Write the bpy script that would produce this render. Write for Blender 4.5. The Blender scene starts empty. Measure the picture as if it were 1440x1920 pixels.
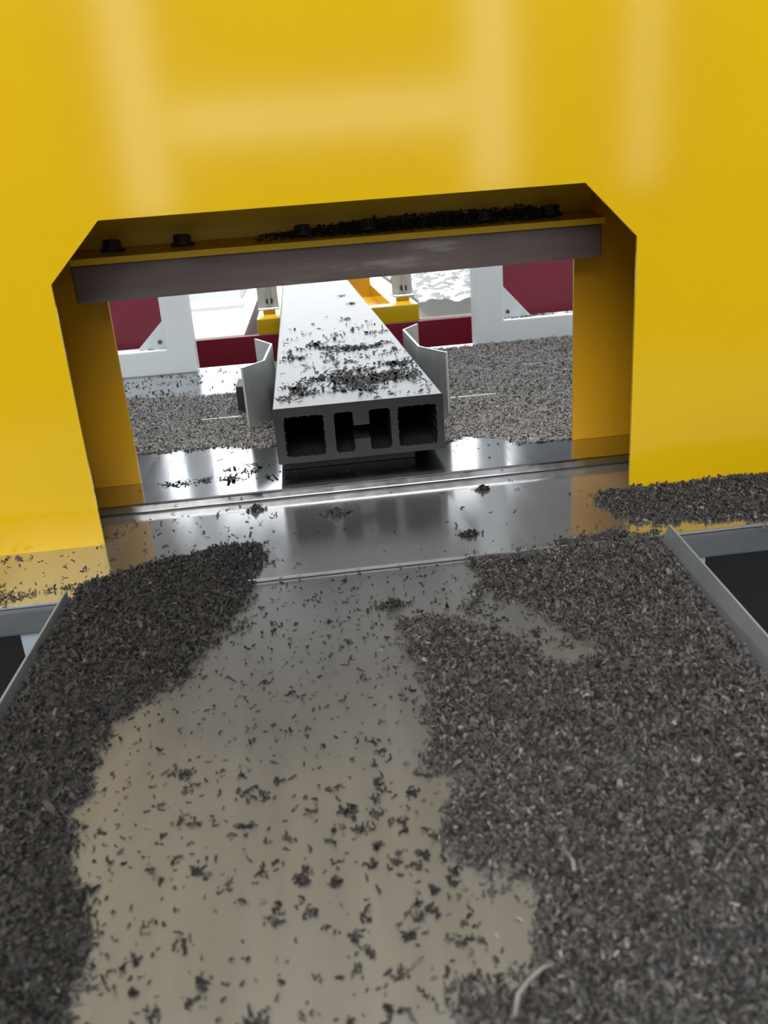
import bpy, bmesh, math, random
import numpy as np
from mathutils import Vector, Matrix

random.seed(7)
RNG = np.random.default_rng(7)
scene = bpy.context.scene
COL = scene.collection

# ------------------------------------------------------------------ camera
def basis(pitch, yaw, roll):
    cy, sy, cp, sp = math.cos(yaw), math.sin(yaw), math.cos(pitch), math.sin(pitch)
    f = Vector((sy * cp, cy * cp, -sp))
    r = Vector((cy, -sy, 0))
    u = r.cross(f)
    r2 = r * math.cos(roll) + u * math.sin(roll)
    u2 = u * math.cos(roll) - r * math.sin(roll)
    return r2, u2, f

cam_data = bpy.data.cameras.new('camera')
cam = bpy.data.objects.new('camera', cam_data)
COL.objects.link(cam)
r_, u_, f_ = basis(0.3551, 0.0796, -0.0778)
M = Matrix(((r_.x, u_.x, -f_.x, -0.048), (r_.y, u_.y, -f_.y, -0.7336), (r_.z, u_.z, -f_.z, 0.276), (0, 0, 0, 1)))
cam.matrix_world = M
cam_data.sensor_fit = 'AUTO'
cam_data.sensor_width = 36.0
cam_data.lens = 1555.36 / 1920 * 36.0
cam_data.clip_start = 0.02
cam_data.clip_end = 100
cam_data.dof.use_dof = True
cam_data.dof.focus_distance = 0.86
cam_data.dof.aperture_fstop = 12
scene.camera = cam

# ------------------------------------------------------------------ exposure, world
scene.view_settings.view_transform = 'Standard'
scene.view_settings.look = 'None'
scene.view_settings.gamma = 1.0
scene.view_settings.use_curve_mapping = False
scene.view_settings.exposure = 0.0

world = bpy.data.worlds.new('overcast')
scene.world = world
world.use_nodes = True
wb = world.node_tree.nodes['Background']
wb.inputs['Color'].default_value = (0.80, 0.88, 1.0, 1)
wb.inputs['Strength'].default_value = 0.18

def area(name, loc, target, sx, sy, power, color=(1, 1, 1)):
    d = bpy.data.lights.new(name, 'AREA')
    d.shape = 'RECTANGLE'
    d.size, d.size_y = sx, sy
    d.energy = power
    d.color = color
    o = bpy.data.objects.new(name, d)
    COL.objects.link(o)
    o.location = loc
    dirv = (Vector(target) - Vector(loc)).normalized()
    o.rotation_euler = dirv.to_track_quat('-Z', 'Y').to_euler()
    return o

area('front_skylight', (-0.7, -3.3, 3.7), (0, 0, 0.2), 4.5, 2.2, 232, (1.0, 0.98, 0.95))
area('front_window_light', (-0.4, -4.85, 2.35), (0, 0, 0.2), 4.0, 1.0, 85, (1.0, 0.98, 0.95))
area('rear_skylight', (0.2, 1.5, 3.9), (0.1, 1.0, 0), 5.0, 2.6, 320, (0.95, 0.98, 1.0))

# ------------------------------------------------------------------ helpers
def mat(name):
    m = bpy.data.materials.new(name)
    m.use_nodes = True
    nt = m.node_tree
    return m, nt, nt.nodes['Principled BSDF']

def N(nt, t, **kw):
    n = nt.nodes.new(t)
    for k, v in kw.items():
        if k in n.inputs.keys():
            n.inputs[k].default_value = v
        else:
            setattr(n, k, v)
    return n

def coords(nt, scale=(1, 1, 1)):
    tc = N(nt, 'ShaderNodeTexCoord')
    mp = N(nt, 'ShaderNodeMapping')
    mp.inputs['Scale'].default_value = scale
    nt.links.new(tc.outputs['Object'], mp.inputs['Vector'])
    return mp.outputs['Vector']

def noise(nt, vec, scale, detail=4, rough=0.5):
    n = N(nt, 'ShaderNodeTexNoise')
    n.inputs['Scale'].default_value = scale
    n.inputs['Detail'].default_value = detail
    n.inputs['Roughness'].default_value = rough
    nt.links.new(vec, n.inputs['Vector'])
    return n.outputs['Fac']

def ramp(nt, fac, stops):
    r = N(nt, 'ShaderNodeValToRGB')
    els = r.color_ramp.elements
    while len(els) < len(stops):
        els.new(0.5)
    for e, (p, c) in zip(els, stops):
        e.position = p
        e.color = (c[0], c[1], c[2], 1) if isinstance(c, (tuple, list)) else (c, c, c, 1)
    nt.links.new(fac, r.inputs['Fac'])
    return r.outputs['Color']

def bump(nt, b, height, strength, dist=0.001):
    n = N(nt, 'ShaderNodeBump')
    n.inputs['Strength'].default_value = strength
    n.inputs['Distance'].default_value = dist
    nt.links.new(height, n.inputs['Height'])
    nt.links.new(n.outputs['Normal'], b.inputs['Normal'])

def paint(name, c1, c2, rough=0.25, peel=0.05, spec=0.5):
    m, nt, b = mat(name)
    v = coords(nt)
    f = noise(nt, v, 6, 3)
    nt.links.new(ramp(nt, f, [(0.3, c1), (0.7, c2)]), b.inputs['Base Color'])
    b.inputs['Roughness'].default_value = rough
    b.inputs['Specular IOR Level'].default_value = spec
    p = noise(nt, v, 900, 2)
    bump(nt, b, p, peel, 0.0004)
    return m

def steel(name, c1, c2, r1, r2, stretch=(1, 1, 1), metallic=1.0, bstr=0.05, nscale=20):
    m, nt, b = mat(name)
    v = coords(nt, stretch)
    f = noise(nt, v, nscale, 5, 0.6)
    nt.links.new(ramp(nt, f, [(0.3, c1), (0.7, c2)]), b.inputs['Base Color'])
    nt.links.new(ramp(nt, noise(nt, v, nscale * 2.3, 5, 0.6), [(0.3, r1), (0.7, r2)]), b.inputs['Roughness'])
    b.inputs['Metallic'].default_value = metallic
    v2 = coords(nt, (stretch[0] * 6, stretch[1] * 6, stretch[2] * 6))
    bump(nt, b, noise(nt, v2, 40, 3), bstr, 0.0004)
    return m

MT = {}
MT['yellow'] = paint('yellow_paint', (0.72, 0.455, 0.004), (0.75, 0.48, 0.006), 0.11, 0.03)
MT['yellow_shaded'] = paint('yellow_paint_shaded', (0.58, 0.295, 0.006), (0.61, 0.315, 0.008), 0.4, 0.06)  # same yellow paint, browner and darker: inner shade and bounce put into the colour
MT['white'] = paint('white_paint', (0.84, 0.87, 0.88), (0.88, 0.90, 0.91), 0.3, 0.04)
MT['yellow_bar'] = paint('yellow_paint_satin', (0.72, 0.455, 0.004), (0.75, 0.48, 0.006), 0.5, 0.06)
MT['red'] = paint('red_paint', (0.22, 0.012, 0.03), (0.26, 0.015, 0.037), 0.35, 0.04)
MT['aluminium'] = steel('aluminium_frame', (0.10, 0.115, 0.13), (0.14, 0.155, 0.17), 0.3, 0.45, (1, 1, 1), 0.5)
MT['steel_table'] = steel('brushed_steel_table', (0.46, 0.47, 0.49), (0.56, 0.57, 0.58), 0.09, 0.18, (1, 0.15, 1), 1.0, 0.03, 30)
MT['steel_plate'] = steel('brushed_steel_plate', (0.44, 0.44, 0.44), (0.54, 0.535, 0.53), 0.10, 0.17, (1, 0.2, 1), 0.85, 0.03, 24)
MT['steel_guide'] = steel('galvanised_sheet', (0.55, 0.57, 0.55), (0.66, 0.68, 0.66), 0.3, 0.45, (1, 1, 0.3), 0.6, 0.03, 40)
MT['steel_lip'] = steel('folded_lip_steel', (0.27, 0.305, 0.35), (0.32, 0.355, 0.40), 0.45, 0.6, (1, 1, 1), 0.3)
MT['black'] = paint('black_oxide', (0.012, 0.012, 0.013), (0.02, 0.02, 0.02), 0.5, 0.02)
MT['rubber'] = paint('black_rubber', (0.015, 0.015, 0.016), (0.025, 0.025, 0.025), 0.7, 0.02)
MT['concrete'] = paint('concrete', (0.27, 0.27, 0.27), (0.33, 0.33, 0.33), 0.7, 0.1)
MT['hall_wall'] = paint('hall_wall_paint', (0.06, 0.06, 0.06), (0.08, 0.08, 0.08), 0.8, 0.02)
MT['rear_wall'] = paint('rear_wall_paint', (0.45, 0.47, 0.50), (0.5, 0.52, 0.55), 0.7, 0.02)
MT['beige'] = paint('beige_paint', (0.70, 0.62, 0.48), (0.74, 0.66, 0.52), 0.4, 0.02)
MT['grey_paint'] = paint('grey_paint', (0.42, 0.42, 0.40), (0.48, 0.48, 0.46), 0.4, 0.02)
MT['pale'] = paint('pale_bed_paint', (0.50, 0.52, 0.53), (0.56, 0.58, 0.58), 0.25, 0.02)
MT['under_shade'] = paint('under_table_shade', (0.003, 0.004, 0.006), (0.004, 0.006, 0.009), 0.5, 0.02)  # near-black colour stands in for the shade under the table
MT['bluegrey'] = paint('blue_grey_paint', (0.28, 0.34, 0.42), (0.32, 0.38, 0.46), 0.4, 0.02)

# dusty chute steel: worn streaks along the travel direction, dull dust film
m, nt, b = mat('dusty_chute_steel')
v = coords(nt, (1, 0.12, 1))
f = noise(nt, v, 28, 6, 0.6)
nt.links.new(ramp(nt, f, [(0.3, (0.140, 0.140, 0.142)), (0.7, (0.19, 0.19, 0.19))]), b.inputs['Base Color'])
v1 = coords(nt)
nt.links.new(ramp(nt, noise(nt, v1, 9, 5, 0.6), [(0.3, 0.26), (0.7, 0.42)]), b.inputs['Roughness'])
b.inputs['Metallic'].default_value = 0.45
bump(nt, b, noise(nt, coords(nt, (1, 0.1, 1)), 300, 3), 0.05, 0.0003)
MT['chute'] = m

# profile: grey extruded plastic
m, nt, b = mat('grey_extruded_plastic')
v = coords(nt, (1, 0.05, 1))
nt.links.new(ramp(nt, noise(nt, v, 60, 4), [(0.3, (0.019, 0.0195, 0.021)), (0.7, (0.026, 0.0265, 0.028))]), b.inputs['Base Color'])
b.inputs['Roughness'].default_value = 0.3
b.inputs['Specular IOR Level'].default_value = 0.42
bump(nt, b, noise(nt, coords(nt, (1, 0.1, 1)), 500, 2), 0.06, 0.0003)
MT['profile'] = m

# wiper strip: scuffed brown grey board
m, nt, b = mat('scuffed_strip')
v = coords(nt, (1, 1, 9))
f = noise(nt, v, 7, 7, 0.62)
v2 = coords(nt)
f2 = noise(nt, v2, 5, 3)
mx = N(nt, 'ShaderNodeMath', operation='MULTIPLY')
nt.links.new(f, mx.inputs[0]); nt.links.new(f2, mx.inputs[1])
nt.links.new(ramp(nt, mx.outputs[0], [(0.14, (0.14, 0.105, 0.10)), (0.27, (0.20, 0.16, 0.155)), (0.31, (0.34, 0.31, 0.31)), (0.40, (0.55, 0.52, 0.53))]), b.inputs['Base Color'])
b.inputs['Roughness'].default_value = 0.6
bump(nt, b, f, 0.15, 0.0008)
MT['strip'] = m

# shavings: per-flake random tone stored in a colour attribute
m, nt, b = mat('plastic_shavings')
at = N(nt, 'ShaderNodeAttribute', attribute_name='tone')
nt.links.new(at.outputs['Color'], b.inputs['Base Color'])
b.inputs['Roughness'].default_value = 0.7
b.inputs['Specular IOR Level'].default_value = 0.25
MT['chips'] = m

# crumpled clear film
m, nt, b = mat('clear_plastic_film')
b.inputs['Base Color'].default_value = (0.50, 0.51, 0.50, 1)
b.inputs['Roughness'].default_value = 0.12
b.inputs['Alpha'].default_value = 0.6
MT['film'] = m

m, nt, b = mat('window_pane_daylight')
b.inputs['Base Color'].default_value = (0.1, 0.1, 0.1, 1)
b.inputs['Emission Color'].default_value = (0.97, 0.98, 1.0, 1)
b.inputs['Emission Strength'].default_value = 3.4
MT['pane'] = m
m, nt, b = mat('rear_window_daylight')
b.inputs['Base Color'].default_value = (0.1, 0.1, 0.1, 1)
b.inputs['Emission Color'].default_value = (0.93, 0.97, 1.0, 1)
b.inputs['Emission Strength'].default_value = 3.4
MT['rear_pane'] = m

def link(name, me, m, parent=None, loc=None):
    o = bpy.data.objects.new(name, me)
    COL.objects.link(o)
    if m is not None:
        me.materials.append(m)
    if parent is not None:
        o.parent = parent
        pl = Vector(parent.get('base', (0, 0, 0)))
        o.location = -pl
    return o

def from_bm(name, bm, m, parent=None, smooth=False):
    bmesh.ops.recalc_face_normals(bm, faces=bm.faces[:])
    me = bpy.data.meshes.new(name)
    bm.to_mesh(me)
    bm.free()
    if smooth:
        for p in me.polygons:
            p.use_smooth = True
    return link(name, me, m, parent)

def bev(bm, w, seg=2):
    if w > 0:
        es = [e for e in bm.edges if len(e.link_faces) == 2 and e.calc_face_angle(0) > 0.5]
        bmesh.ops.bevel(bm, geom=es, offset=w, segments=seg, profile=0.6, affect='EDGES', clamp_overlap=True)

def box_bm(x0, x1, y0, y1, z0, z1, w=0.0, seg=2):
    bm = bmesh.new()
    bmesh.ops.create_cube(bm, size=1)
    for vtx in bm.verts:
        vtx.co = Vector(((x0 + x1) / 2 + vtx.co.x * (x1 - x0), (y0 + y1) / 2 + vtx.co.y * (y1 - y0), (z0 + z1) / 2 + vtx.co.z * (z1 - z0)))
    bev(bm, w, seg)
    return bm

def box(name, x0, x1, y0, y1, z0, z1, m, parent=None, w=0.0, seg=2):
    return from_bm(name, box_bm(x0, x1, y0, y1, z0, z1, w, seg), m, parent)

def prism(name, pts, ext, m, parent=None, w=0.0, holes=()):
    """pts: list of 3D points of a planar loop, holes: more loops; extruded by vector ext."""
    bm = bmesh.new()
    edges = []
    for loop in [pts] + list(holes):
        vs = [bm.verts.new(p) for p in loop]
        for i in range(len(vs)):
            edges.append(bm.edges.new((vs[i], vs[(i + 1) % len(vs)])))
    bmesh.ops.triangle_fill(bm, edges=edges, use_beauty=True, use_dissolve=False)
    bmesh.ops.dissolve_limit(bm, angle_limit=0.001, verts=bm.verts[:], edges=bm.edges[:]) if not holes else None
    faces = bm.faces[:]
    r = bmesh.ops.extrude_face_region(bm, geom=faces)
    bmesh.ops.translate(bm, vec=Vector(ext), verts=[g for g in r['geom'] if isinstance(g, bmesh.types.BMVert)])
    bev(bm, w, 1)
    return from_bm(name, bm, m, parent)

def cyl_bm(c, axis, r, h, n=16, w=0.0):
    bm = bmesh.new()
    bmesh.ops.create_cone(bm, cap_ends=True, segments=n, radius1=r, radius2=r, depth=h)
    bev(bm, w, 1)
    q = Vector((0, 0, 1)).rotation_difference(Vector(axis))
    bmesh.ops.rotate(bm, cent=(0, 0, 0), matrix=q.to_matrix(), verts=bm.verts[:])
    bmesh.ops.translate(bm, vec=Vector(c), verts=bm.verts[:])
    return bm

def merge(a, b):
    me = bpy.data.meshes.new('tmp')
    b.to_mesh(me); b.free()
    a.from_mesh(me)
    bpy.data.meshes.remove(me)
    return a

def tag(o, label, cat, group=None, kind=None):
    o['label'] = label
    o['category'] = cat
    if group: o['group'] = group
    if kind: o['kind'] = kind
    return o

def thing(name, loc, label, cat, group=None):
    o = bpy.data.objects.new(name, None)
    o.empty_display_size = 0.05
    COL.objects.link(o)
    o.location = loc
    o['base'] = list(loc)
    return tag(o, label, cat, group)

def struct(o):
    o['kind'] = 'structure'
    return o

# ------------------------------------------------------------------ the hall (setting)
GZ = -0.85
struct(box('floor', -7, 7, -5.2, 9.2, GZ - 0.1, GZ, MT['concrete']))
struct(box('wall_left', -7.2, -7, -5.2, 9.2, GZ, 4.2, MT['rear_wall']))
struct(box('wall_right', 7, 7.2, -5.2, 9.2, GZ, 4.2, MT['rear_wall']))
struct(box('wall_front', -7, 7, -5.2, -5.0, GZ, 4.2, MT['hall_wall']))
struct(box('wall_rear', -7, 7, 9.0, 9.2, GZ, 4.2, MT['rear_wall']))
struct(box('ceiling', -7.2, 7.2, -5.2, 9.2, 4.2, 4.35, MT['rear_wall']))

def window(name, x0, x1, z0, z1, y, s, pane):
    fr = struct(box(name, x0 - 0.03, x1 + 0.03, min(y, y + s * 0.03), max(y, y + s * 0.03), z0 - 0.03, z1 + 0.03, MT['white']))
    p = box('pane', x0, x1, min(y + s * 0.028, y + s * 0.05), max(y + s * 0.028, y + s * 0.05), z0, z1, pane, fr)
    return fr
# narrow daylight strips of the wall behind the camera (mirrored softly in the yellow panel)
window('window_1', -1.02, -0.80, 0.30, 1.75, -5.0, 1, MT['pane'])
window('window_2', -0.70, 1.10, 0.72, 0.92, -5.0, 1, MT['pane'])
window('window_3', 1.18, 1.40, 0.30, 1.75, -5.0, 1, MT['pane'])
window('window_4', 2.22, 2.34, 0.30, 1.75, -5.0, 1, MT['pane'])
# tall glazing of the far end
window('window_5', -1.8, 2.35, 0.4, 3.15, 9.0, -1, MT['rear_pane'])

# ------------------------------------------------------------------ yellow saw enclosure
XW = 1.0
enc = thing('machine_enclosure', (0, 0.05, 0), 'yellow sheet steel machine housing with a chamfered pass-through opening', 'machine')
H1, H2, CH = 0.2332, 0.280, 0.0468
op = [(-0.25, 0), (-0.25, H1), (-0.25 + CH, H2), (0.25 - CH, H2), (0.25, H1), (0.25, 0)]
outer = [(-XW, 0), (-XW, 1.15), (XW, 1.15), (XW, 0)]
pts = [(x, 0.0, z) for x, z in outer] + [(x, 0.0, z) for x, z in reversed(op)]
prism('front_panel', pts, (0, 0.003, 0), MT['yellow'], enc)
BY = 0.149
op2 = [(-0.2395, 0.010), (-0.2395, 0.262), (0.2427, 0.262), (0.2427, 0.010)]
outer2 = [(-XW, 0.010), (-XW, 1.15), (XW, 1.15), (XW, 0.010)]
pts = [(x, BY, z) for x, z in outer2] + [(x, BY, z) for x, z in reversed(op2)]
prism('rear_panel', pts, (0, 0.004, 0), MT['yellow_shaded'], enc)
box('side_panel', -XW, -XW + 0.003, 0.003, BY, 0.011, 1.15, MT['yellow_shaded'], enc)
box('side_panel', XW - 0.003, XW, 0.003, BY, 0.011, 1.15, MT['yellow_shaded'], enc)
box('top_panel', -XW, XW, 0.0, BY + 0.004, 1.15, 1.153, MT['yellow'], enc)
box('bounce_cover', -XW, -0.262, BY + 0.004, BY + 0.008, 0.011, 1.15, MT['white'], enc)  # unseen white backing, added to bounce neutral light onto the rear parts
box('bounce_cover', 0.262, XW, BY + 0.004, BY + 0.008, 0.011, 1.15, MT['white'], enc)
box('bounce_cover', -0.262, 0.262, BY + 0.004, BY + 0.008, 0.262, 1.15, MT['white'], enc)
# angle bar: upright flange on the rear panel, lower flange reaching forward, its edge facing the camera
bm = bmesh.new()
sec = [(0.100, 0.2478), (0.1405, 0.2550), (0.1415, 0.335), (0.1485, 0.335), (0.1485, 0.2490), (0.1005, 0.2420)]
va = [bm.verts.new((-0.2565, y, z)) for y, z in sec]
vb = [bm.verts.new((0.2575, y, z)) for y, z in sec]
bm.faces.new(va); bm.faces.new(vb)
for i in range(6):
    bm.faces.new((va[i], va[(i + 1) % 6], vb[(i + 1) % 6], vb[i]))
bev(bm, 0.0008, 1)
bar = from_bm('angle_bar', bm, MT['yellow_bar'], enc)
def bolt_bm(x, y, z):
    a = cyl_bm((x, y, z + 0.0012), (0, 0.17, 1), 0.0115, 0.0022, 20)
    a = merge(a, cyl_bm((x, y - 0.0005, z + 0.0062), (0, 0.17, 1), 0.0090, 0.0085, 6, 0.0008))
    return a
for x in (-0.2199, -0.1536, -0.0377, 0.0261, 0.1422, 0.2092):
    bl = from_bm('bolt', bolt_bm(x, 0.122, 0.2516), MT['black'], bar)
    bl.location = (0, 0, 0)
# scuffed strip clamped beneath
bm = box_bm(-0.2575, 0.2550, 0.1005, 0.128, 0.2070, 0.2420, 0.003, 3)
for vtx in bm.verts:  # hangs a touch lower on the left as in the photo
    if vtx.co.z < 0.225:
        vtx.co.z += 0.004 * (vtx.co.x + 0.25) / 0.5
    else:
        vtx.co.z += min(0.0, (vtx.co.y - 0.1005) * 0.0)
strip = from_bm('wiper_strip', bm, MT['strip'], enc)

# ------------------------------------------------------------------ steel tables
front = thing('front_plate', (0, 0, -0.003), 'flat brushed steel plate under the yellow housing, in front of the step', 'plate')
box('plate_sheet', -0.9, 0.9, -0.1155, 0.62, -0.003, 0.0, MT['steel_plate'], front, 0.0007, 1)
rear = thing('rear_table', (0, 0.47, 0.0), 'bright steel table with a raised front edge inside the pass-through opening', 'table')
box('table_top', -0.9, 0.9, 0.079, 0.865, 0.0002, 0.0098, MT['steel_table'], rear, 0.0022, 3)
bm = box_bm(0.147, 0.211, 0.389, 0.3925, 0.0095, 0.0165)
from_bm('seam_strip', bm, MT['steel_guide'], rear)
a = box_bm(0.300, 0.55, -0.0012, 0.0012, 0.0095, 0.0160)
bmesh.ops.rotate(a, cent=(0.3, 0, 0), matrix=Matrix.Rotation(0.17, 3, 'Z'), verts=a.verts[:])
bmesh.ops.translate(a, vec=(0, 0.577, 0), verts=a.verts[:])
from_bm('seam_strip', a, MT['steel_guide'], rear)
bm = box_bm(-0.200, -0.143, 0.405, 0.408, 0.0095, 0.0155)
from_bm('seam_strip', bm, MT['steel_guide'], rear)

frame = thing('under_table_stand', (0, 0.0, GZ), 'grey aluminium stand beneath the steel plate, outside both chute lips', 'stand')
def beam(y0, y1, x0, x1, z0, z1):
    return box('beam', x0, x1, y0, y1, z0, z1, MT['aluminium'], frame, 0.002, 2)
beam(-0.119, -0.079, -0.9, 0.9, -0.0245, -0.003)
beam(0.58, 0.62, -0.9, 0.9, -0.0245, -0.003)
beam(-0.079, 0.58, -0.9, -0.86, -0.0245, -0.003)
beam(-0.079, 0.58, 0.86, 0.9, -0.0245, -0.003)
box('shade_sheet', -0.9, 0.9, 0.02, 0.024, GZ, -0.0245, MT['under_shade'], frame)  # dark sheet added where there is only shade below the plate
for x in (-0.2985, 0.233):
    for y in (-0.115, 0.58):
        box('post', x, x + 0.04, y, y + 0.04, GZ, -0.0245, MT['bluegrey'], frame, 0.002, 2)

# ------------------------------------------------------------------ discharge chute in the foreground
chute = thing('discharge_chute', (0, -0.4, -0.006), 'shallow tapering steel chute littered with shavings in the foreground', 'chute')
def xr(y):
    return 0.2325 - 0.125 * (-0.099 - y)
Y0, Y1 = -0.1162, -0.66
prism('chute_floor', [(-0.2535, Y0, -0.006), (xr(Y0), Y0, -0.006), (xr(Y1), Y1, -0.006), (-0.2535, Y1, -0.006)], (0, 0, 0.003), MT['chute'], chute)
def lip(name, pa, pb, lean, ha, hb, t):
    bm = bmesh.new()
    vs = []
    for (x, y), h in ((pa, ha), (pb, hb)):
        for dx, z in ((0, -0.006), (lean, h), (lean + t, h), (t, -0.006)):
            vs.append(bm.verts.new((x + dx, y, z)))
    bm.faces.new(vs[:4]); bm.faces.new(vs[4:])
    for i in range(4):
        bm.faces.new((vs[i], vs[(i + 1) % 4], vs[4 + (i + 1) % 4], vs[4 + i]))
    # slanted front corner
    return from_bm(name, bm, MT['steel_lip'], chute)
lip('side_lip', (0.2325, -0.1165), (xr(Y1), Y1), 0.005, 0.0085, 0.022, 0.0015)
lip('side_lip', (-0.2535, -0.1165), (-0.2535, Y1), -0.0005, 0.0085, 0.0105, -0.0015)

# ------------------------------------------------------------------ hollow grey profile
PX0, PX1, PZ0, PZ1, PY0, PY1 = -0.0882, 0.0930, 0.0220, 0.0828, 0.1271, 3.0
def PP(u, v):  # fractions of the end face, v from the top
    return (PX0 + u * (PX1 - PX0), PZ1 - v * (PZ1 - PZ0))
def toothed(u0, u1, v0, v1):
    """square chamber with small ribs along its walls"""
    out = []
    def side(a, b, n, nrm):
        for i in range(n):
            for tt, d in ((0.18, 0), (0.40, 0), (0.44, 1), (0.56, 1), (0.60, 0)):
                t = (i + tt) / n
                out.append((a[0] + (b[0] - a[0]) * t + nrm[0] * d * 0.006, a[1] + (b[1] - a[1]) * t + nrm[1] * d * 0.018))
    side((u0, v0), (u1, v0), 4, (0, 1)); side((u1, v0), (u1, v1), 4, (-1, 0))
    side((u1, v1), (u0, v1), 4, (0, -1)); side((u0, v1), (u0, v0), 4, (1, 0))
    return [PP(*q) for q in out]
def hshape(u0, ua, ub, u1, v0, va, vb, v1):
    c = 0.012
    return [PP(*q) for q in [(u0 + c, v0), (ua - c, v0), (ua, v0 + 0.03), (ua, va), (ub, va), (ub, v0 + 0.03), (ub + c, v0), (u1 - c, v0), (u1, v0 + 0.04),
                             (u1, v1 - 0.05), (u1 - c, v1), (ub + c, v1), (ub, v1 - 0.04), (ub, vb), (ua, vb), (ua, v1 - 0.04), (ua - c, v1), (u0 + c, v1), (u0, v1 - 0.05), (u0, v0 + 0.04)]]
outl = []
rr = 0.0018
for cx_, cz_, a0 in ((PX1 - rr, PZ1 - rr, 0), (PX0 + rr, PZ1 - rr, 90), (PX0 + rr, PZ0 + rr, 180), (PX1 - rr, PZ0 + rr, 270)):
    for k in range(4):
        a = math.radians(a0 + k * 30)
        outl.append((cx_ + rr * math.cos(a), cz_ + rr * math.sin(a)))
holes = [toothed(0.055, 0.290, 0.165, 0.885), hshape(0.350, 0.462, 0.556, 0.682, 0.165, 0.42, 0.665, 0.885), toothed(0.725, 0.958, 0.165, 0.885)]
prof = prism('hollow_profile', [(x, PY0, z) for x, z in outl], (0, PY1 - PY0, 0), MT['profile'], None, 0.0, [[(x, PY0, z) for x, z in h] for h in holes])
tag(prof, 'long grey three-chamber hollow profile running through the opening on rollers', 'profile')

sup = thing('support_block', (0, 0.25, 0.0098), 'black rubber support block under the end of the grey hollow profile', 'block')
box('rubber_pad', -0.0845, 0.062, 0.145, 0.30, 0.0098, 0.0220, MT['rubber'], sup, 0.002, 2)
roll = thing('support_roller', (0, 1.75, GZ), 'steel roller stand carrying the far part of the grey profile', 'roller')
from_bm('roller_drum', cyl_bm((0.002, 1.75, -0.0031), (1, 0, 0), 0.025, 0.160, 24), MT['steel_guide'], roll)
for x in (-0.088, 0.082):
    box('stand_leg', x, x + 0.010, 1.735, 1.765, GZ, 0.012, MT['grey_paint'], roll)

# ------------------------------------------------------------------ bent guide plates
def guide(name, plan, ztops, z0, t, label, foot):
    root = thing(name, (plan[0][0], plan[0][1], z0), label, 'guide plate', 'guide plates beside the profile')
    n = len(plan)
    nrm = []
    for i in range(n):
        a = Vector(plan[max(0, i - 1)]); c = Vector(plan[min(n - 1, i + 1)])
        d = (c - a).normalized()
        nrm.append(Vector((-d.y, d.x)))
    bm = bmesh.new()
    rows = []
    for (x, y), nv, zt in zip(plan, nrm, ztops):
        rows.append([bm.verts.new((x, y, z0)), bm.verts.new((x, y, zt)), bm.verts.new((x + nv.x * t, y + nv.y * t, zt)), bm.verts.new((x + nv.x * t, y + nv.y * t, z0))])
    bm.faces.new(rows[0]); bm.faces.new(rows[-1])
    for i in range(n - 1):
        for k in range(4):
            bm.faces.new((rows[i][k], rows[i][(k + 1) % 4], rows[i + 1][(k + 1) % 4], rows[i + 1][k]))
    from_bm('bent_sheet', bm, MT['steel_guide'], root)
    box('mounting_foot', *foot, MT['black'], root, 0.001, 1)
    return root
Lp = [(-0.1290, 0.334), (-0.1015, 0.377), (-0.0945, 0.520), (-0.1210, 0.588)]
Rp = [(0.1275, 0.301), (0.1035, 0.378), (0.1040, 0.545), (0.1325, 0.596)]
guide('guide_plate', Lp, (0.0935, 0.0935, 0.0935, 0.0935), 0.0098, 0.003, 'bent galvanised guide plate on the left side of the grey profile', (-0.150, -0.126, 0.44, 0.50, 0.0098, 0.05))
guide('guide_plate', Rp, (0.0955, 0.0935, 0.0935, 0.0935), 0.0098, -0.003, 'bent galvanised guide plate on the right side of the grey profile', (0.135, 0.158, 0.46, 0.52, 0.0098, 0.03))

# ------------------------------------------------------------------ white tubular frames with gussets
def white_frame(s, xin, xpost, xgus, ztop, gz, label):
    root = thing('white_frame', (xin, 0.823, 0.0098), label, 'frame', 'white portal frames')
    y0, y1 = 0.800 + 0.023, 0.865
    xa, xb = sorted((xin, xpost))
    box('post', xa, xb, y0, y1, 0.0098, 0.52, MT['white'], root, 0.004, 3)
    xo = xpost + s * 0.40
    xa, xb = sorted((xpost - s * 0.012, xo))
    box('foot_beam', xa, xb, y0 + 0.0003, y1, 0.0098, ztop, MT['white'], root, 0.004, 3)
    prism('gusset', [(xpost - s * 0.001, y0 + 0.016, ztop - 0.002), (xgus, y0 + 0.016, ztop - 0.002), (xgus, y0 + 0.016, ztop), (xpost - s * 0.001, y0 + 0.016, gz)], (0, 0.006, 0), MT['white'], root, 0.0005)
    from_bm('bolt', cyl_bm((xpost + s * 0.011, y0 + 0.0155, ztop + 0.012), (0, 1, 0), 0.0042, 0.003, 6), MT['aluminium'], root)
    return root
white_frame(-1, -0.2475, -0.2985, -0.352, 0.0560, 0.108, 'white painted tube frame with gusset behind the opening on the left')
white_frame(1, 0.2760, 0.3302, 0.3870, 0.0555, 0.119, 'white painted tube frame with gusset behind the opening on the right')

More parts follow.
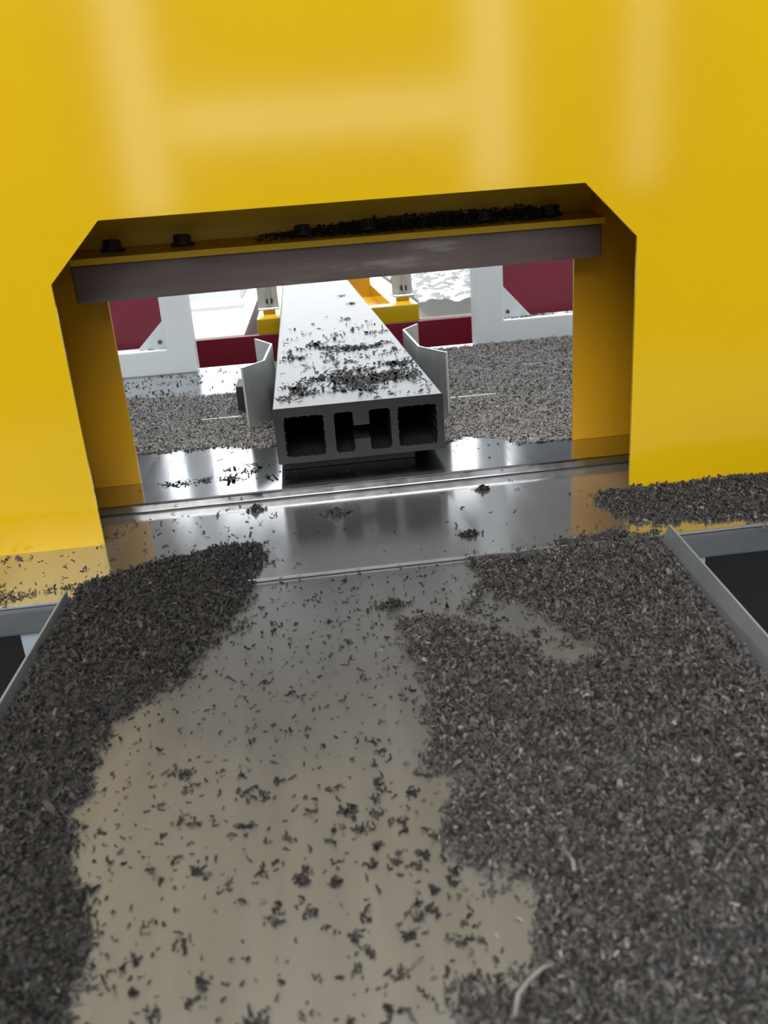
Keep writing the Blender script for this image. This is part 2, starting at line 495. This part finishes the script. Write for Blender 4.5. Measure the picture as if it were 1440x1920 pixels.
# ------------------------------------------------------------------ red machine bed
red = thing('red_machine_bed', (0, 1.25, GZ), 'dark red painted machine bed behind the white frames', 'machine')
box('cross_beam', -0.9, 0.9, 1.20, 1.210, -0.20, 0.0165, MT['red'], red, 0.001, 1)
box('support_rail', 0.0975, 0.223, 1.210, 2.15, -0.20, 0.0163, MT['red'], red)
box('support_rail', -0.148, -0.0935, 1.210, 2.15, -0.20, 0.0163, MT['red'], red)
box('side_panel', -0.95, -0.300, 0.930, 0.936, -0.20, 0.178, MT['red'], red)
box('side_panel', 0.345, 0.95, 0.930, 0.936, -0.20, 0.178, MT['red'], red)
for x in (-0.85, 0.79):
    box('leg', x, x + 0.06, 1.211, 1.271, GZ, -0.20, MT['red'], red, 0.002, 1)
    box('leg', x, x + 0.06, 0.936, 0.99, GZ, -0.20, MT['red'], red, 0.002, 1)

# ------------------------------------------------------------------ yellow guide arms on the red bed
def yellow_arm(s, x0, x1, xi, zt, label):
    root = thing('yellow_arm', (x0, 1.2, 0.0165), label, 'bracket', 'yellow side arms')
    a, b_ = sorted((xi, x1))
    box('end_block', a, b_, 1.2005, 1.245, 0.0165, zt, MT['yellow'], root, 0.002, 2)
    a, b_ = sorted((x0, x1))
    box('side_rail', a, b_, 1.245, 2.15, 0.0165, zt, MT['yellow'], root, 0.002, 2)
    a, b_ = sorted((xi, x0))
    box('floor_plate', a, b_, 1.245, 2.15, 0.0165, 0.0215, MT['yellow_shaded'], root)
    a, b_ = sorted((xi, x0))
    box('cross_plate', a, b_, 1.78, 1.80, 0.0215, zt + 0.03, MT['yellow_shaded'], root)
    return root
yr_ = yellow_arm(1, 0.165, 0.223, 0.0975, 0.0555, 'yellow U-shaped side arm on the red bed, right of the profile')
yl_ = yellow_arm(-1, -0.0945, -0.148, -0.0935, 0.0515, 'yellow side arm on the red bed, left of the profile')
def clamp(xc, y, z, label):
    root = thing('steel_clamp', (xc, y, z), label, 'clamp', 'bolted clamps')
    box('spacer', xc - 0.014, xc + 0.014, y, y + 0.05, z, z + 0.009, MT['yellow_shaded'], root, 0.001, 1)
    box('clamp_block', xc - 0.025, xc + 0.025, y - 0.004, y + 0.06, z + 0.009, z + 0.014, MT['steel_guide'], root, 0.001, 1)
    box('clamp_plate', xc - 0.024, xc + 0.024, y + 0.02, y + 0.028, z + 0.014, z + 0.075, MT['steel_guide'], root, 0.001, 1)
    from_bm('bolt', cyl_bm((xc + 0.003, y + 0.016, z + 0.028), (0, 1, 0), 0.009, 0.008, 6), MT['black'], root)
    from_bm('rod', cyl_bm((xc + 0.003, y + 0.012, z + 0.045), (0, 0, 1), 0.003, 0.05, 10), MT['grey_paint'], root)
clamp(0.200, 1.285, 0.0555, 'bolted steel clamp on the yellow arm right of the profile')
clamp(-0.1215, 1.285, 0.0515, 'bolted steel clamp on the yellow arm left of the profile')

# ------------------------------------------------------------------ far machine parts, washed out by the daylight
bed = thing('pale_machine_bed', (-0.6, 2.2, GZ), 'pale whitish machine bed with a sloped cover at the far left', 'machine')
box('bed_plate', -1.3, -0.185, 1.275, 3.6, -0.08, 0.011, MT['pale'], bed, 0.004, 2)
prism('sloped_cover', [(-0.50, 2.05, 0.011), (-0.50, 2.20, 0.05), (-0.50, 3.2, 0.06), (-0.50, 3.2, 0.011)], (0.26, 0, 0), MT['pale'], bed, 0.003)
box('cover_step', -0.56, -0.22, 1.90, 2.06, 0.011, 0.022, MT['white'], bed, 0.002)
for x in (-1.25, -0.25):
    for y in (1.4, 3.4):
        box('leg', x, x + 0.06, y, y + 0.06, GZ, -0.08, MT['grey_paint'], bed)
bed2 = thing('grey_conveyor_bed', (0.7, 2.2, GZ), 'pale grey conveyor bed under the clear film at the far right', 'machine')
box('bed_plate', 0.235, 1.5, 1.275, 3.6, -0.08, 0.011, MT['grey_paint'], bed2, 0.004, 2)
for x in (0.28, 1.4):
    for y in (1.4, 3.4):
        box('leg', x, x + 0.06, y, y + 0.06, GZ, -0.08, MT['grey_paint'], bed2)
# crumpled film: a displaced grid with thickness
nx, ny = 60, 90
gx = np.linspace(0.245, 0.62, nx); gy = np.linspace(1.285, 3.3, ny)
X, Y = np.meshgrid(gx, gy, indexing='ij')
Zf = 0.012 + np.zeros_like(X)
for k in range(26):
    a = RNG.uniform(0, math.pi); fr = RNG.uniform(12, 45); ph = RNG.uniform(0, 6.28)
    Zf += np.abs(np.sin((X * math.cos(a) * 1.6 + Y * math.sin(a)) * fr + ph)) * RNG.uniform(0.0008, 0.004)
vv = np.stack([X.ravel(), Y.ravel(), Zf.ravel()], 1)
idx = np.arange(nx * ny).reshape(nx, ny)
ff = np.stack([idx[:-1, :-1].ravel(), idx[1:, :-1].ravel(), idx[1:, 1:].ravel(), idx[:-1, 1:].ravel()], 1)
me = bpy.data.meshes.new('plastic_film')
me.from_pydata(vv.tolist(), [], ff.tolist())
film = link('plastic_film', me, MT['film'])
sm = film.modifiers.new('thickness', 'SOLIDIFY'); sm.thickness = 0.0006
tag(film, 'crumpled clear plastic film lying on the far right conveyor bed', 'film')
crate = box('beige_box', 0.52, 0.95, 2.25, 2.50, 0.011, 0.060, MT['beige'], None, 0.004, 2)
tag(crate, 'beige box behind the clear film at the far right', 'box')
gb = box('grey_box', 0.60, 0.95, 2.60, 2.90, 0.011, 0.16, MT['grey_paint'], None, 0.004, 2)
tag(gb, 'grey box behind the beige box at the far right', 'box')

# ------------------------------------------------------------------ shavings
def sdf(P, poly):
    """signed distance, positive inside"""
    P = np.asarray(P); poly = np.asarray(poly, float)
    d = np.full(len(P), 1e9); ins = np.zeros(len(P), bool)
    n = len(poly)
    for i in range(n):
        a, b_ = poly[i], poly[(i + 1) % n]
        e = b_ - a; w = P - a
        t = np.clip((w @ e) / (e @ e + 1e-12), 0, 1)
        d = np.minimum(d, np.hypot(*(w - t[:, None] * e).T))
        c = (a[1] > P[:, 1]) != (b_[1] > P[:, 1])
        xx = (b_[0] - a[0]) * (P[:, 1] - a[1]) / (b_[1] - a[1] + 1e-12) + a[0]
        ins ^= c & (P[:, 0] < xx)
    return np.where(ins, d, -d)

class Wave:
    def __init__(s, seed, lo, hi, n=24):
        r = np.random.default_rng(seed)
        a = r.uniform(0, 2 * np.pi, n); f = np.exp(r.uniform(np.log(lo), np.log(hi), n))
        s.k = np.stack([np.cos(a) * f, np.sin(a) * f]); s.p = r.uniform(0, 6.28, n); s.w = (lo / f) ** 0.6
    def __call__(s, P):
        return (np.sin(P @ s.k + s.p) * s.w).sum(1) / np.sqrt((s.w ** 2).sum() / 2)

def flakes(P, z, lmin, lmax, tilt, rng, tone_lo, tone_hi, brightfrac=0.06):
    """curled flakes: 6 verts / 2 quads each"""
    n = len(P)
    L = rng.uniform(lmin, lmax, n) * np.exp(rng.normal(0, 0.25, n)); Wd = L * rng.uniform(0.22, 0.55, n)
    curl = rng.uniform(-0.9, 0.9, n)
    loc = np.zeros((n, 6, 3))
    for j, t in enumerate((-1, 0, 1)):
        loc[:, 2 * j, 0] = loc[:, 2 * j + 1, 0] = t * L / 2
        loc[:, 2 * j, 1] = -Wd / 2 * (0.75 if t else 1); loc[:, 2 * j + 1, 1] = Wd / 2 * (0.75 if t else 1)
        loc[:, 2 * j, 2] = loc[:, 2 * j + 1, 2] = (t * t - 0.5) * curl * L * 0.45
        loc[:, 2 * j + 1, 1] += t * t * L * 0.1 * curl
    ax = rng.normal(0, tilt, n); ay = rng.normal(0, tilt, n); az = rng.uniform(0, 2 * np.pi, n)
    def R(a, i, j):
        c, s_ = np.cos(a)[:, None], np.sin(a)[:, None]
        u, w = loc[:, :, i].copy(), loc[:, :, j].copy()
        loc[:, :, i] = c * u - s_ * w; loc[:, :, j] = s_ * u + c * w
    R(ax, 1, 2); R(ay, 0, 2); R(az, 0, 1)
    zmin = loc[:, :, 2].min(1)
    loc[:, :, 0] += P[:, 0, None]; loc[:, :, 1] += P[:, 1, None]
    loc[:, :, 2] += (z - zmin * 0.75)[:, None]
    V = loc.reshape(-1, 3)
    b0 = np.arange(n)[:, None] * 6
    F = np.concatenate([b0 + np.array([[0, 2, 3, 1]]), b0 + np.array([[2, 4, 5, 3]])], 0)
    tone = rng.uniform(tone_lo, tone_hi, n)
    br = rng.random(n) < brightfrac
    tone[br] *= rng.uniform(1.5, 2.6, br.sum())
    return V, F, np.repeat(tone, 6)

def build_mesh(name, parts, tint=(1.0, 0.955, 0.935)):
    V = np.concatenate([p[0] for p in parts]); T = np.concatenate([p[2] for p in parts])
    off = 0; Fs = []
    for p in parts:
        Fs.append(p[1] + off); off += len(p[0])
    F = np.concatenate(Fs)
    me = bpy.data.meshes.new(name)
    me.vertices.add(len(V)); me.vertices.foreach_set('co', V.astype(np.float32).ravel())
    me.loops.add(F.size); me.loops.foreach_set('vertex_index', F.astype(np.int32).ravel())
    me.polygons.add(len(F)); me.polygons.foreach_set('loop_start', (np.arange(len(F)) * 4).astype(np.int32))
    me.update(calc_edges=True)
    ca = me.color_attributes.new('tone', 'FLOAT_COLOR', 'POINT')
    c = np.ones((len(V), 4), np.float32)
    for i in range(3): c[:, i] = T * tint[i]
    ca.data.foreach_set('color', c.ravel())
    return link(name, me, MT['chips'])

def heap(name, poly, zfun, hmax, ramp_w, n, seed, label, fl=(0.0018, 0.0038), edge=0.006, tone=(0.05, 0.12), thin=None, step=0.004, tilt=0.75, bright=0.06, hfun=None, lumps=0.35, clip=None, tint=(1.0, 0.955, 0.935)):
    rng = np.random.default_rng(seed)
    poly = np.asarray(poly, float)
    w1, w2, w3 = Wave(seed + 1, 60, 400, 30), Wave(seed + 2, 25, 120, 20), Wave(seed + 3, 250, 900, 30)
    x0, y0 = poly.min(0) - 0.02; x1, y1 = poly.max(0) + 0.02
    def dist(P):
        d = sdf(P, poly) + w1(P) * edge * 0.6
        if thin is not None:
            d = np.minimum(d, 0.003 * w2(P) + 0.002 - sdf(P, thin) * 1.3)
        return d
    def height(P, d):
        h = hmax * np.clip(d / ramp_w, -0.15, 1) ** 1 * (1 + lumps * w2(P) * 0.5)
        if hfun is not None: h = h * hfun(P)
        return h * (1 + 0.13 * w3(P))
    gx = np.arange(x0, x1, step); gy = np.arange(y0, y1, step)
    X, Y = np.meshgrid(gx, gy, indexing='ij')
    P = np.stack([X.ravel(), Y.ravel()], 1)
    d = dist(P); h = height(P, d) + rng.normal(0, 0.0004, len(P))
    inside = (d > 0.002)
    if clip: inside &= clip(P)
    Vb = np.column_stack([P, zfun(P) + np.maximum(h - 0.0012, -0.0002)])
    idx = np.arange(len(P)).reshape(X.shape)
    q = np.stack([idx[:-1, :-1].ravel(), idx[1:, :-1].ravel(), idx[1:, 1:].ravel(), idx[:-1, 1:].ravel()], 1)
    q = q[inside[q].all(1)]
    used = np.unique(q); remap = np.zeros(len(P), int); remap[used] = np.arange(len(used))
    parts = [(Vb[used], remap[q], rng.uniform(tone[0], tone[0] * 1.5, len(used)))]
    Pc = np.column_stack([rng.uniform(x0, x1, n), rng.uniform(y0, y1, n)])
    d = dist(Pc)
    keep = rng.random(n) < np.clip((d + edge * 0.8) / (edge * 1.6), 0, 1) ** 1.5 + 0.012 * (d > -edge * 3)
    if clip: keep &= clip(Pc)
    Pc, d = Pc[keep], d[keep]
    z = zfun(Pc) + np.maximum(height(Pc, d) - 0.001, 0) + rng.uniform(0, 0.0014, len(Pc)) * (d > 0)
    parts.append(flakes(Pc, z, fl[0], fl[1], tilt, rng, tone[0], tone[1], bright))
    o = build_mesh(name, parts, tint)
    return tag(o, label, 'shavings', 'plastic shavings', 'stuff')

zfront = lambda P: np.where(P[:, 1] > -0.1155, 0.0, -0.003)
zrear = lambda P: np.full(len(P), 0.0098)
LEFT = [(-0.29, -0.092), (-0.2525, -0.092), (-0.191, -0.058), (-0.147, -0.041), (-0.109, -0.039), (-0.100, -0.078), (-0.105, -0.140), (-0.122, -0.197), (-0.150, -0.249), (-0.179, -0.295), (-0.191, -0.331), (-0.185, -0.368), (-0.174, -0.408), (-0.172, -0.431), (-0.162, -0.448), (-0.155, -0.468), (-0.155, -0.495), (-0.148, -0.58), (-0.29, -0.58)]
RIGHT = [(0.230, -0.103), (0.171, -0.107), (0.141, -0.113), (0.072, -0.120), (0.082, -0.144), (0.055, -0.181), (0.045, -0.214), (0.003, -0.212), (-0.005, -0.226), (0.006, -0.265), (-0.007, -0.313), (0.003, -0.362), (0.008, -0.398), (-0.005, -0.426), (0.006, -0.442), (0.015, -0.456), (0.007, -0.478), (0.008, -0.494), (-0.007, -0.504), (-0.017, -0.513), (-0.014, -0.58), (0.26, -0.58), (0.26, -0.103)]
THIN = [(0.070, -0.172), (0.098, -0.216), (0.124, -0.284), (0.094, -0.302), (0.062, -0.248), (0.036, -0.218)]
cl_r = lambda P: P[:, 0] < np.where(P[:, 1] > -0.117, 0.2315, 0.2325 - 0.125 * (-0.099 - P[:, 1]) - 0.001)
cl_l = lambda P: P[:, 0] > -0.2520
heap('shavings_heap', LEFT, zfront, 0.010, 0.03, 60000, 11, 'dark heap of brown grey plastic shavings along the left chute lip', tone=(0.026, 0.062), bright=0.04, clip=cl_l, hfun=lambda P: np.clip(0.45 + (P[:, 0] + 0.2535) / 0.03, 0.45, 1))
heap('shavings_heap', RIGHT, zfront, 0.011, 0.06, 120000, 12, 'large grey heap of curled plastic shavings filling the right half of the chute', tone=(0.045, 0.115), thin=THIN, bright=0.13, lumps=0.55, clip=cl_r, edge=0.009, hfun=lambda P: np.clip(0.15 + (xr(P[:, 1]) - P[:, 0]) / 0.03, 0.15, 1))
LEDR = [(0.251, 0.010), (0.229, 0.004), (0.204, -0.029), (0.214, -0.066), (0.245, -0.092), (0.275, -0.100), (0.340, -0.1145), (0.62, -0.1155), (0.62, 0.010)]
heap('shavings_heap', LEDR, lambda P: np.zeros(len(P)), 0.0032, 0.02, 38000, 13, 'grey heap of shavings on the steel plate below the right yellow panel', tone=(0.045, 0.115), bright=0.07, clip=lambda P: P[:, 1] < -0.0005)
LEDL = [(-0.62, -0.105), (-0.35, -0.110), (-0.275, -0.102), (-0.255, -0.090), (-0.27, -0.086), (-0.34, -0.095), (-0.62, -0.09)]
heap('shavings_heap', LEDL, lambda P: np.zeros(len(P)), 0.002, 0.01, 5000, 14, 'thin dark line of shavings along the plate edge outside the left lip', tone=(0.04, 0.10), clip=lambda P: P[:, 0] < -0.256)
RL = [(-0.60, 0.290), (-0.303, 0.281), (-0.266, 0.280), (-0.237, 0.269), (-0.204, 0.269), (-0.172, 0.275), (-0.132, 0.255), (-0.093, 0.252), (-0.055, 0.30), (-0.055, 0.50), (-0.100, 0.590), (-0.153, 0.592), (-0.221, 0.606), (-0.286, 0.612), (-0.343, 0.626), (-0.60, 0.64)]
RR = [(0.065, 0.20), (0.080, 0.183), (0.106, 0.189), (0.137, 0.212), (0.155, 0.205), (0.170, 0.187), (0.184, 0.160), (0.205, 0.150), (0.240, 0.150), (0.60, 0.170), (0.60, 0.87), (0.10, 0.87), (0.065, 0.45)]
cl_rear = lambda P: (P[:, 1] < 0.818) & (P[:, 1] > 0.1545) & ~((np.abs(P[:, 0]) < 0.0) & (P[:, 1] < 0.3))
heap('shavings_heap', RL, zrear, 0.0035, 0.03, 75000, 15, 'brown grey layer of shavings on the rear table left of the profile', tint=(1.0, 0.93, 0.87), tone=(0.13, 0.21), bright=0.01, fl=(0.002, 0.0042), clip=lambda P: cl_rear(P) & ~((P[:, 0] > -0.086) & (P[:, 1] < 0.301)), tilt=0.4)
heap('shavings_heap', RR, zrear, 0.0045, 0.03, 130000, 16, 'brown grey layer of shavings on the rear table right of the profile', tint=(1.0, 0.93, 0.87), tone=(0.13, 0.21), bright=0.01, fl=(0.002, 0.0042), clip=lambda P: cl_rear(P) & ~((P[:, 0] < 0.064) & (P[:, 1] < 0.301)), tilt=0.4)

def scatter(name, rects, seed, label, fl, tone=(0.03, 0.09), ztop=None, clumpy=0.0):
    rng = np.random.default_rng(seed)
    parts = []
    for (x0, x1, y0, y1, n, z) in rects:
        P = np.column_stack([rng.uniform(x0, x1, n), rng.uniform(y0, y1, n)])
        if clumpy:
            w = Wave(seed + 5, 80, 300, 24)
            P = P[rng.random(len(P)) < np.clip(0.35 + clumpy * w(P), 0.03, 1)]
        zz = zfront(P) if z is None else np.full(len(P), z)
        parts.append(flakes(P, zz, fl[0], fl[1], 0.3, rng, tone[0], tone[1], 0.02))
    return tag(build_mesh(name, parts), label, 'shavings', 'plastic shavings', 'stuff')
def clumps(rng, pts, per, rad):
    out = []
    for (x, y, s) in pts:
        n = int(per * s)
        a = rng.uniform(0, 6.28); q = rng.normal(0, 1, (n, 2)) * np.array([rad * s ** 0.5 * 1.5, rad * s ** 0.5])
        c, s_ = math.cos(a), math.sin(a)
        out.append(np.column_stack([x + q[:, 0] * c - q[:, 1] * s_, y + q[:, 0] * s_ + q[:, 1] * c]))
    return np.concatenate(out)
# loose flakes and small clumps on the bare middle of the chute
rng = np.random.default_rng(31)
pts = [(RNG.uniform(-0.15, 0.0), RNG.uniform(-0.53, -0.35), RNG.uniform(0.3, 1.0)) for k in range(110)]
pts += [(RNG.uniform(-0.10, 0.05), RNG.uniform(-0.36, -0.13), RNG.uniform(0.2, 0.6)) for k in range(40)]
P1 = clumps(rng, pts, 14, 0.0017)
P2 = np.column_stack([rng.uniform(-0.20, 0.06, 1500), rng.uniform(-0.56, -0.12, 1500)])
P2b = clumps(rng, [(RNG.uniform(0.05, 0.11), RNG.uniform(-0.28, -0.18), RNG.uniform(0.3, 0.8)) for k in range(60)], 9, 0.003)
P1 = np.concatenate([P1, P2, P2b])
tag(build_mesh('loose_shavings', [flakes(P1, zfront(P1), 0.0016, 0.0036, 0.4, rng, 0.010, 0.035, 0.02)]), 'loose dark flakes scattered over the bare middle of the chute', 'shavings', 'plastic shavings', 'stuff')
P1 = np.column_stack([rng.uniform(-0.6, -0.09, 420), rng.uniform(-0.10, 0.07, 420)])
P1 = np.concatenate([P1, clumps(rng, [(RNG.uniform(-0.4, -0.12), RNG.uniform(-0.08, 0.06), RNG.uniform(0.4, 1.2)) for k in range(22)], 10, 0.003)])
P1 = P1[~((P1[:, 1] > -0.004) & (P1[:, 1] < 0.006) & (P1[:, 0] < -0.245))]
P3 = np.column_stack([rng.uniform(-0.09, 0.25, 50), rng.uniform(-0.11, 0.07, 50)])
P1 = np.concatenate([P1, P3])
tag(build_mesh('loose_shavings', [flakes(P1, zfront(P1), 0.002, 0.0045, 0.3, rng, 0.025, 0.07, 0.02)]), 'loose dark flakes on the steel plate at the left of the opening', 'shavings', 'plastic shavings', 'stuff')
# rear table: drift lines before the heap and a sparse belt behind the left heap
P1 = clumps(rng, [(-0.206, 0.134, 1.6), (-0.192, 0.135, 1.4), (-0.169, 0.136, 1.6), (-0.146, 0.137, 1.2), (-0.135, 0.131, 1.2), (-0.117, 0.180, 1), (-0.146, 0.166, 0.8), (-0.125, 0.155, 0.8), (-0.110, 0.16, 1.0), (-0.105, 0.13, 0.8)], 14, 0.0035)
P2 = np.column_stack([rng.uniform(-0.6, -0.10, 2600), rng.uniform(0.60, 0.86, 2600)])
w = Wave(77, 60, 220, 24)
P2 = P2[rng.random(len(P2)) < np.clip(0.35 + 0.4 * w(P2), 0.05, 1)]
P2 = P2[~((P2[:, 0] < -0.24) & (P2[:, 1] > 0.818))]
P3 = np.column_stack([rng.uniform(-0.24, 0.2, 60), rng.uniform(0.10, 0.25, 60)])
P1 = np.concatenate([P1, P2, P3])
P1 = P1[~((np.abs(P1[:, 0] + 0.01) < 0.078) & (P1[:, 1] > 0.14) & (P1[:, 1] < 0.305))]
tag(build_mesh('loose_shavings', [flakes(P1, zrear(P1), 0.003, 0.006, 0.2, rng, 0.010, 0.04, 0.02)]), 'loose dark flakes on the bright steel of the rear table', 'shavings', 'plastic shavings', 'stuff')
# on top of the profile
pc = [(-0.007, 0.272, 5), (0.008, 0.255, 5), (0.021, 0.225, 4), (0.000, 0.240, 4), (0.035, 0.235, 3), (0.068, 0.324, 4), (0.060, 0.33, 2), (0.070, 0.234, 4), (0.052, 0.262, 4), (0.045, 0.262, 3), (0.02, 0.30, 3), (0.023, 0.185, 2), (0.0, 0.20, 3), (-0.060, 0.217, 2), (-0.05, 0.19, 2), (-0.078, 0.175, 1.5), (-0.034, 0.267, 2), (-0.002, 0.493, 3), (0.02, 0.475, 3), (-0.02, 0.50, 2), (0.035, 0.472, 2), (0.05, 0.48, 2), (-0.033, 0.536, 2), (-0.058, 0.432, 2), (0.034, 0.810, 1.2), (0.061, 1.060, 1.5), (0.049, 1.241, 1.5), (0.070, 0.502, 1.2), (0.06, 0.62, 1)]
P1 = clumps(rng, pc, 16, 0.0042)
P2 = np.column_stack([rng.uniform(-0.085, 0.09, 1500), 0.135 + 0.75 * rng.beta(1.5, 2.6, 1500)])
w = Wave(78, 50, 160, 24)
P2 = P2[rng.random(len(P2)) < np.clip(0.3 + 0.45 * w(P2), 0.02, 1)]
P1 = np.concatenate([P1, P2])
P1 = P1[(P1[:, 0] > -0.084) & (P1[:, 0] < 0.089) & (P1[:, 1] > 0.131)]
tag(build_mesh('loose_shavings', [flakes(P1, np.full(len(P1), PZ1) + rng.uniform(0, 0.0012, len(P1)), 0.004, 0.008, 0.14, rng, 0.008, 0.03, 0.01)]), 'dark shavings strewn on the top face of the grey hollow profile', 'shavings', 'plastic shavings', 'stuff')
# dust along the tops of the white foot beams
P1 = clumps(rng, [(RNG.uniform(0.335, 0.385), RNG.uniform(0.830, 0.838), RNG.uniform(0.5, 1.2)) for k in range(14)] + [(RNG.uniform(0.385, 0.6), RNG.uniform(0.835, 0.86), RNG.uniform(0.5, 1.4)) for k in range(40)], 14, 0.003)
P1 = P1[(P1[:, 1] > 0.828) & (P1[:, 1] < 0.862) & (P1[:, 0] > 0.332)]
tag(build_mesh('loose_shavings', [flakes(P1, np.full(len(P1), 0.0555), 0.002, 0.0045, 0.3, rng, 0.02, 0.06, 0.02)]), 'dark shavings on the foot beam of the right white frame', 'shavings', 'plastic shavings', 'stuff')
P1 = clumps(rng, [(RNG.uniform(-0.345, -0.302), RNG.uniform(0.829, 0.836), RNG.uniform(0.3, 0.8)) for k in range(9)], 9, 0.0025)
P1 = P1[(P1[:, 1] > 0.828) & (P1[:, 1] < 0.862) & (P1[:, 0] < -0.300)]
tag(build_mesh('loose_shavings', [flakes(P1, np.full(len(P1), 0.0560), 0.002, 0.004, 0.3, rng, 0.02, 0.06, 0.02)]), 'few dark shavings on the foot beam of the left white frame', 'shavings', 'plastic shavings', 'stuff')
# on the angle bar
n = 9000
P1 = np.column_stack([rng.uniform(-0.09, 0.215, n), rng.uniform(0.108, 0.140, n)])
u = (P1[:, 0] + 0.09) / 0.30
hh = np.clip(np.minimum(u * 2.2, 1) * np.clip((0.215 - P1[:, 0]) / 0.02, 0, 1), 0, 1)
keep = rng.random(n) < np.clip(hh * 1.2, 0, 1) * ((P1[:, 1] - 0.106) / 0.02).clip(0.1, 1)
P1, hh = P1[keep], hh[keep]
zz = 0.2478 + (P1[:, 1] - 0.100) * 0.178 + rng.uniform(0, 1, len(P1)) * hh * 0.009 * ((P1[:, 1] - 0.106) / 0.03).clip(0, 1)
tag(build_mesh('loose_shavings', [flakes(P1, zz, 0.002, 0.0045, 0.4, rng, 0.03, 0.08, 0.02)]), 'dark shavings lying on the bolted yellow angle bar', 'shavings', 'plastic shavings', 'stuff')

# single clumps one can point at on the plate before the opening
def clump(x, y, z, s, label):
    r2 = np.random.default_rng(int(abs(x * 1e4)) + 3)
    P = r2.normal(0, 1, (140, 2)) * np.array([s, s * 0.6])
    rad = np.hypot(P[:, 0], P[:, 1])
    o = build_mesh('shavings_clump', [flakes(P, np.clip(1.6 * s - rad, 0, 1) * r2.uniform(0, 0.8, 140), 0.002, 0.0042, 0.5, r2, 0.025, 0.07, 0.02)])
    o.location = (x, y, z)
    tag(o, label, 'clump', 'small clumps on the steel plate')
clump(0.078, -0.071, 0.0, 0.0038, 'small dark clump alone on the bright plate right of the reflection of the profile')
clump(0.115, 0.043, 0.0, 0.0035, 'small dark clump near the table step, right of the profile')
clump(-0.113, 0.051, 0.0, 0.0045, 'small dark clump near the table step, left of the profile')
clump(-0.035, 0.015, 0.0, 0.0065, 'dark clump within the dark reflection of the profile on the plate')
clump(-0.004, -0.184, -0.003, 0.0055, 'small dark clump on the bare chute beside the right heap')

# long pale curls lying on the right heap
def curl(pts, r, label, tone):
    cu = bmesh.new()
    prev = None
    n = len(pts)
    for i, p in enumerate(pts):
        p = Vector(p)
        d = (Vector(pts[min(i + 1, n - 1)]) - Vector(pts[max(i - 1, 0)])).normalized()
        s = d.cross(Vector((0, 0.3, 1))).normalized(); t = d.cross(s)
        ring = [cu.verts.new(p + s * r * math.cos(a) + t * r * 0.45 * math.sin(a)) for a in (0, 1.57, 3.14, 4.71)]
        if prev:
            for k in range(4): cu.faces.new((prev[k], prev[(k + 1) % 4], ring[(k + 1) % 4], ring[k]))
        else: cu.faces.new(ring)
        prev = ring
    cu.faces.new(prev)
    o = from_bm('shaving_curl', cu, tone, None, True)
    tag(o, label, 'curl')
m, nt, b = mat('pale_curl'); nt.links.new(ramp(nt, noise(nt, coords(nt), 200), [(0.3, (0.16, 0.15, 0.14)), (0.7, (0.24, 0.22, 0.21))]), b.inputs['Base Color']); MT['curl'] = m
m, nt, b = mat('red_curl'); nt.links.new(ramp(nt, noise(nt, coords(nt), 200), [(0.3, (0.30, 0.10, 0.06)), (0.7, (0.42, 0.16, 0.10))]), b.inputs['Base Color']); MT['rcurl'] = m
curl([(0.000, -0.528, 0.008), (0.003, -0.522, 0.011), (0.008, -0.518, 0.012), (0.014, -0.514, 0.012), (0.019, -0.512, 0.011)], 0.0012, 'long pale curl on the right heap near the bottom of the photo', MT['curl'])
curl([(0.040, -0.472, 0.0125), (0.041, -0.467, 0.013), (0.040, -0.461, 0.0125)], 0.0011, 'short pale curl standing out on the right heap, above the long curl', MT['curl'])
curl([(-0.004, -0.229, -0.002), (0.000, -0.2305, -0.0018), (0.005, -0.2325, -0.002)], 0.0004, 'thin reddish thread beside the right heap on the chute', MT['rcurl'])
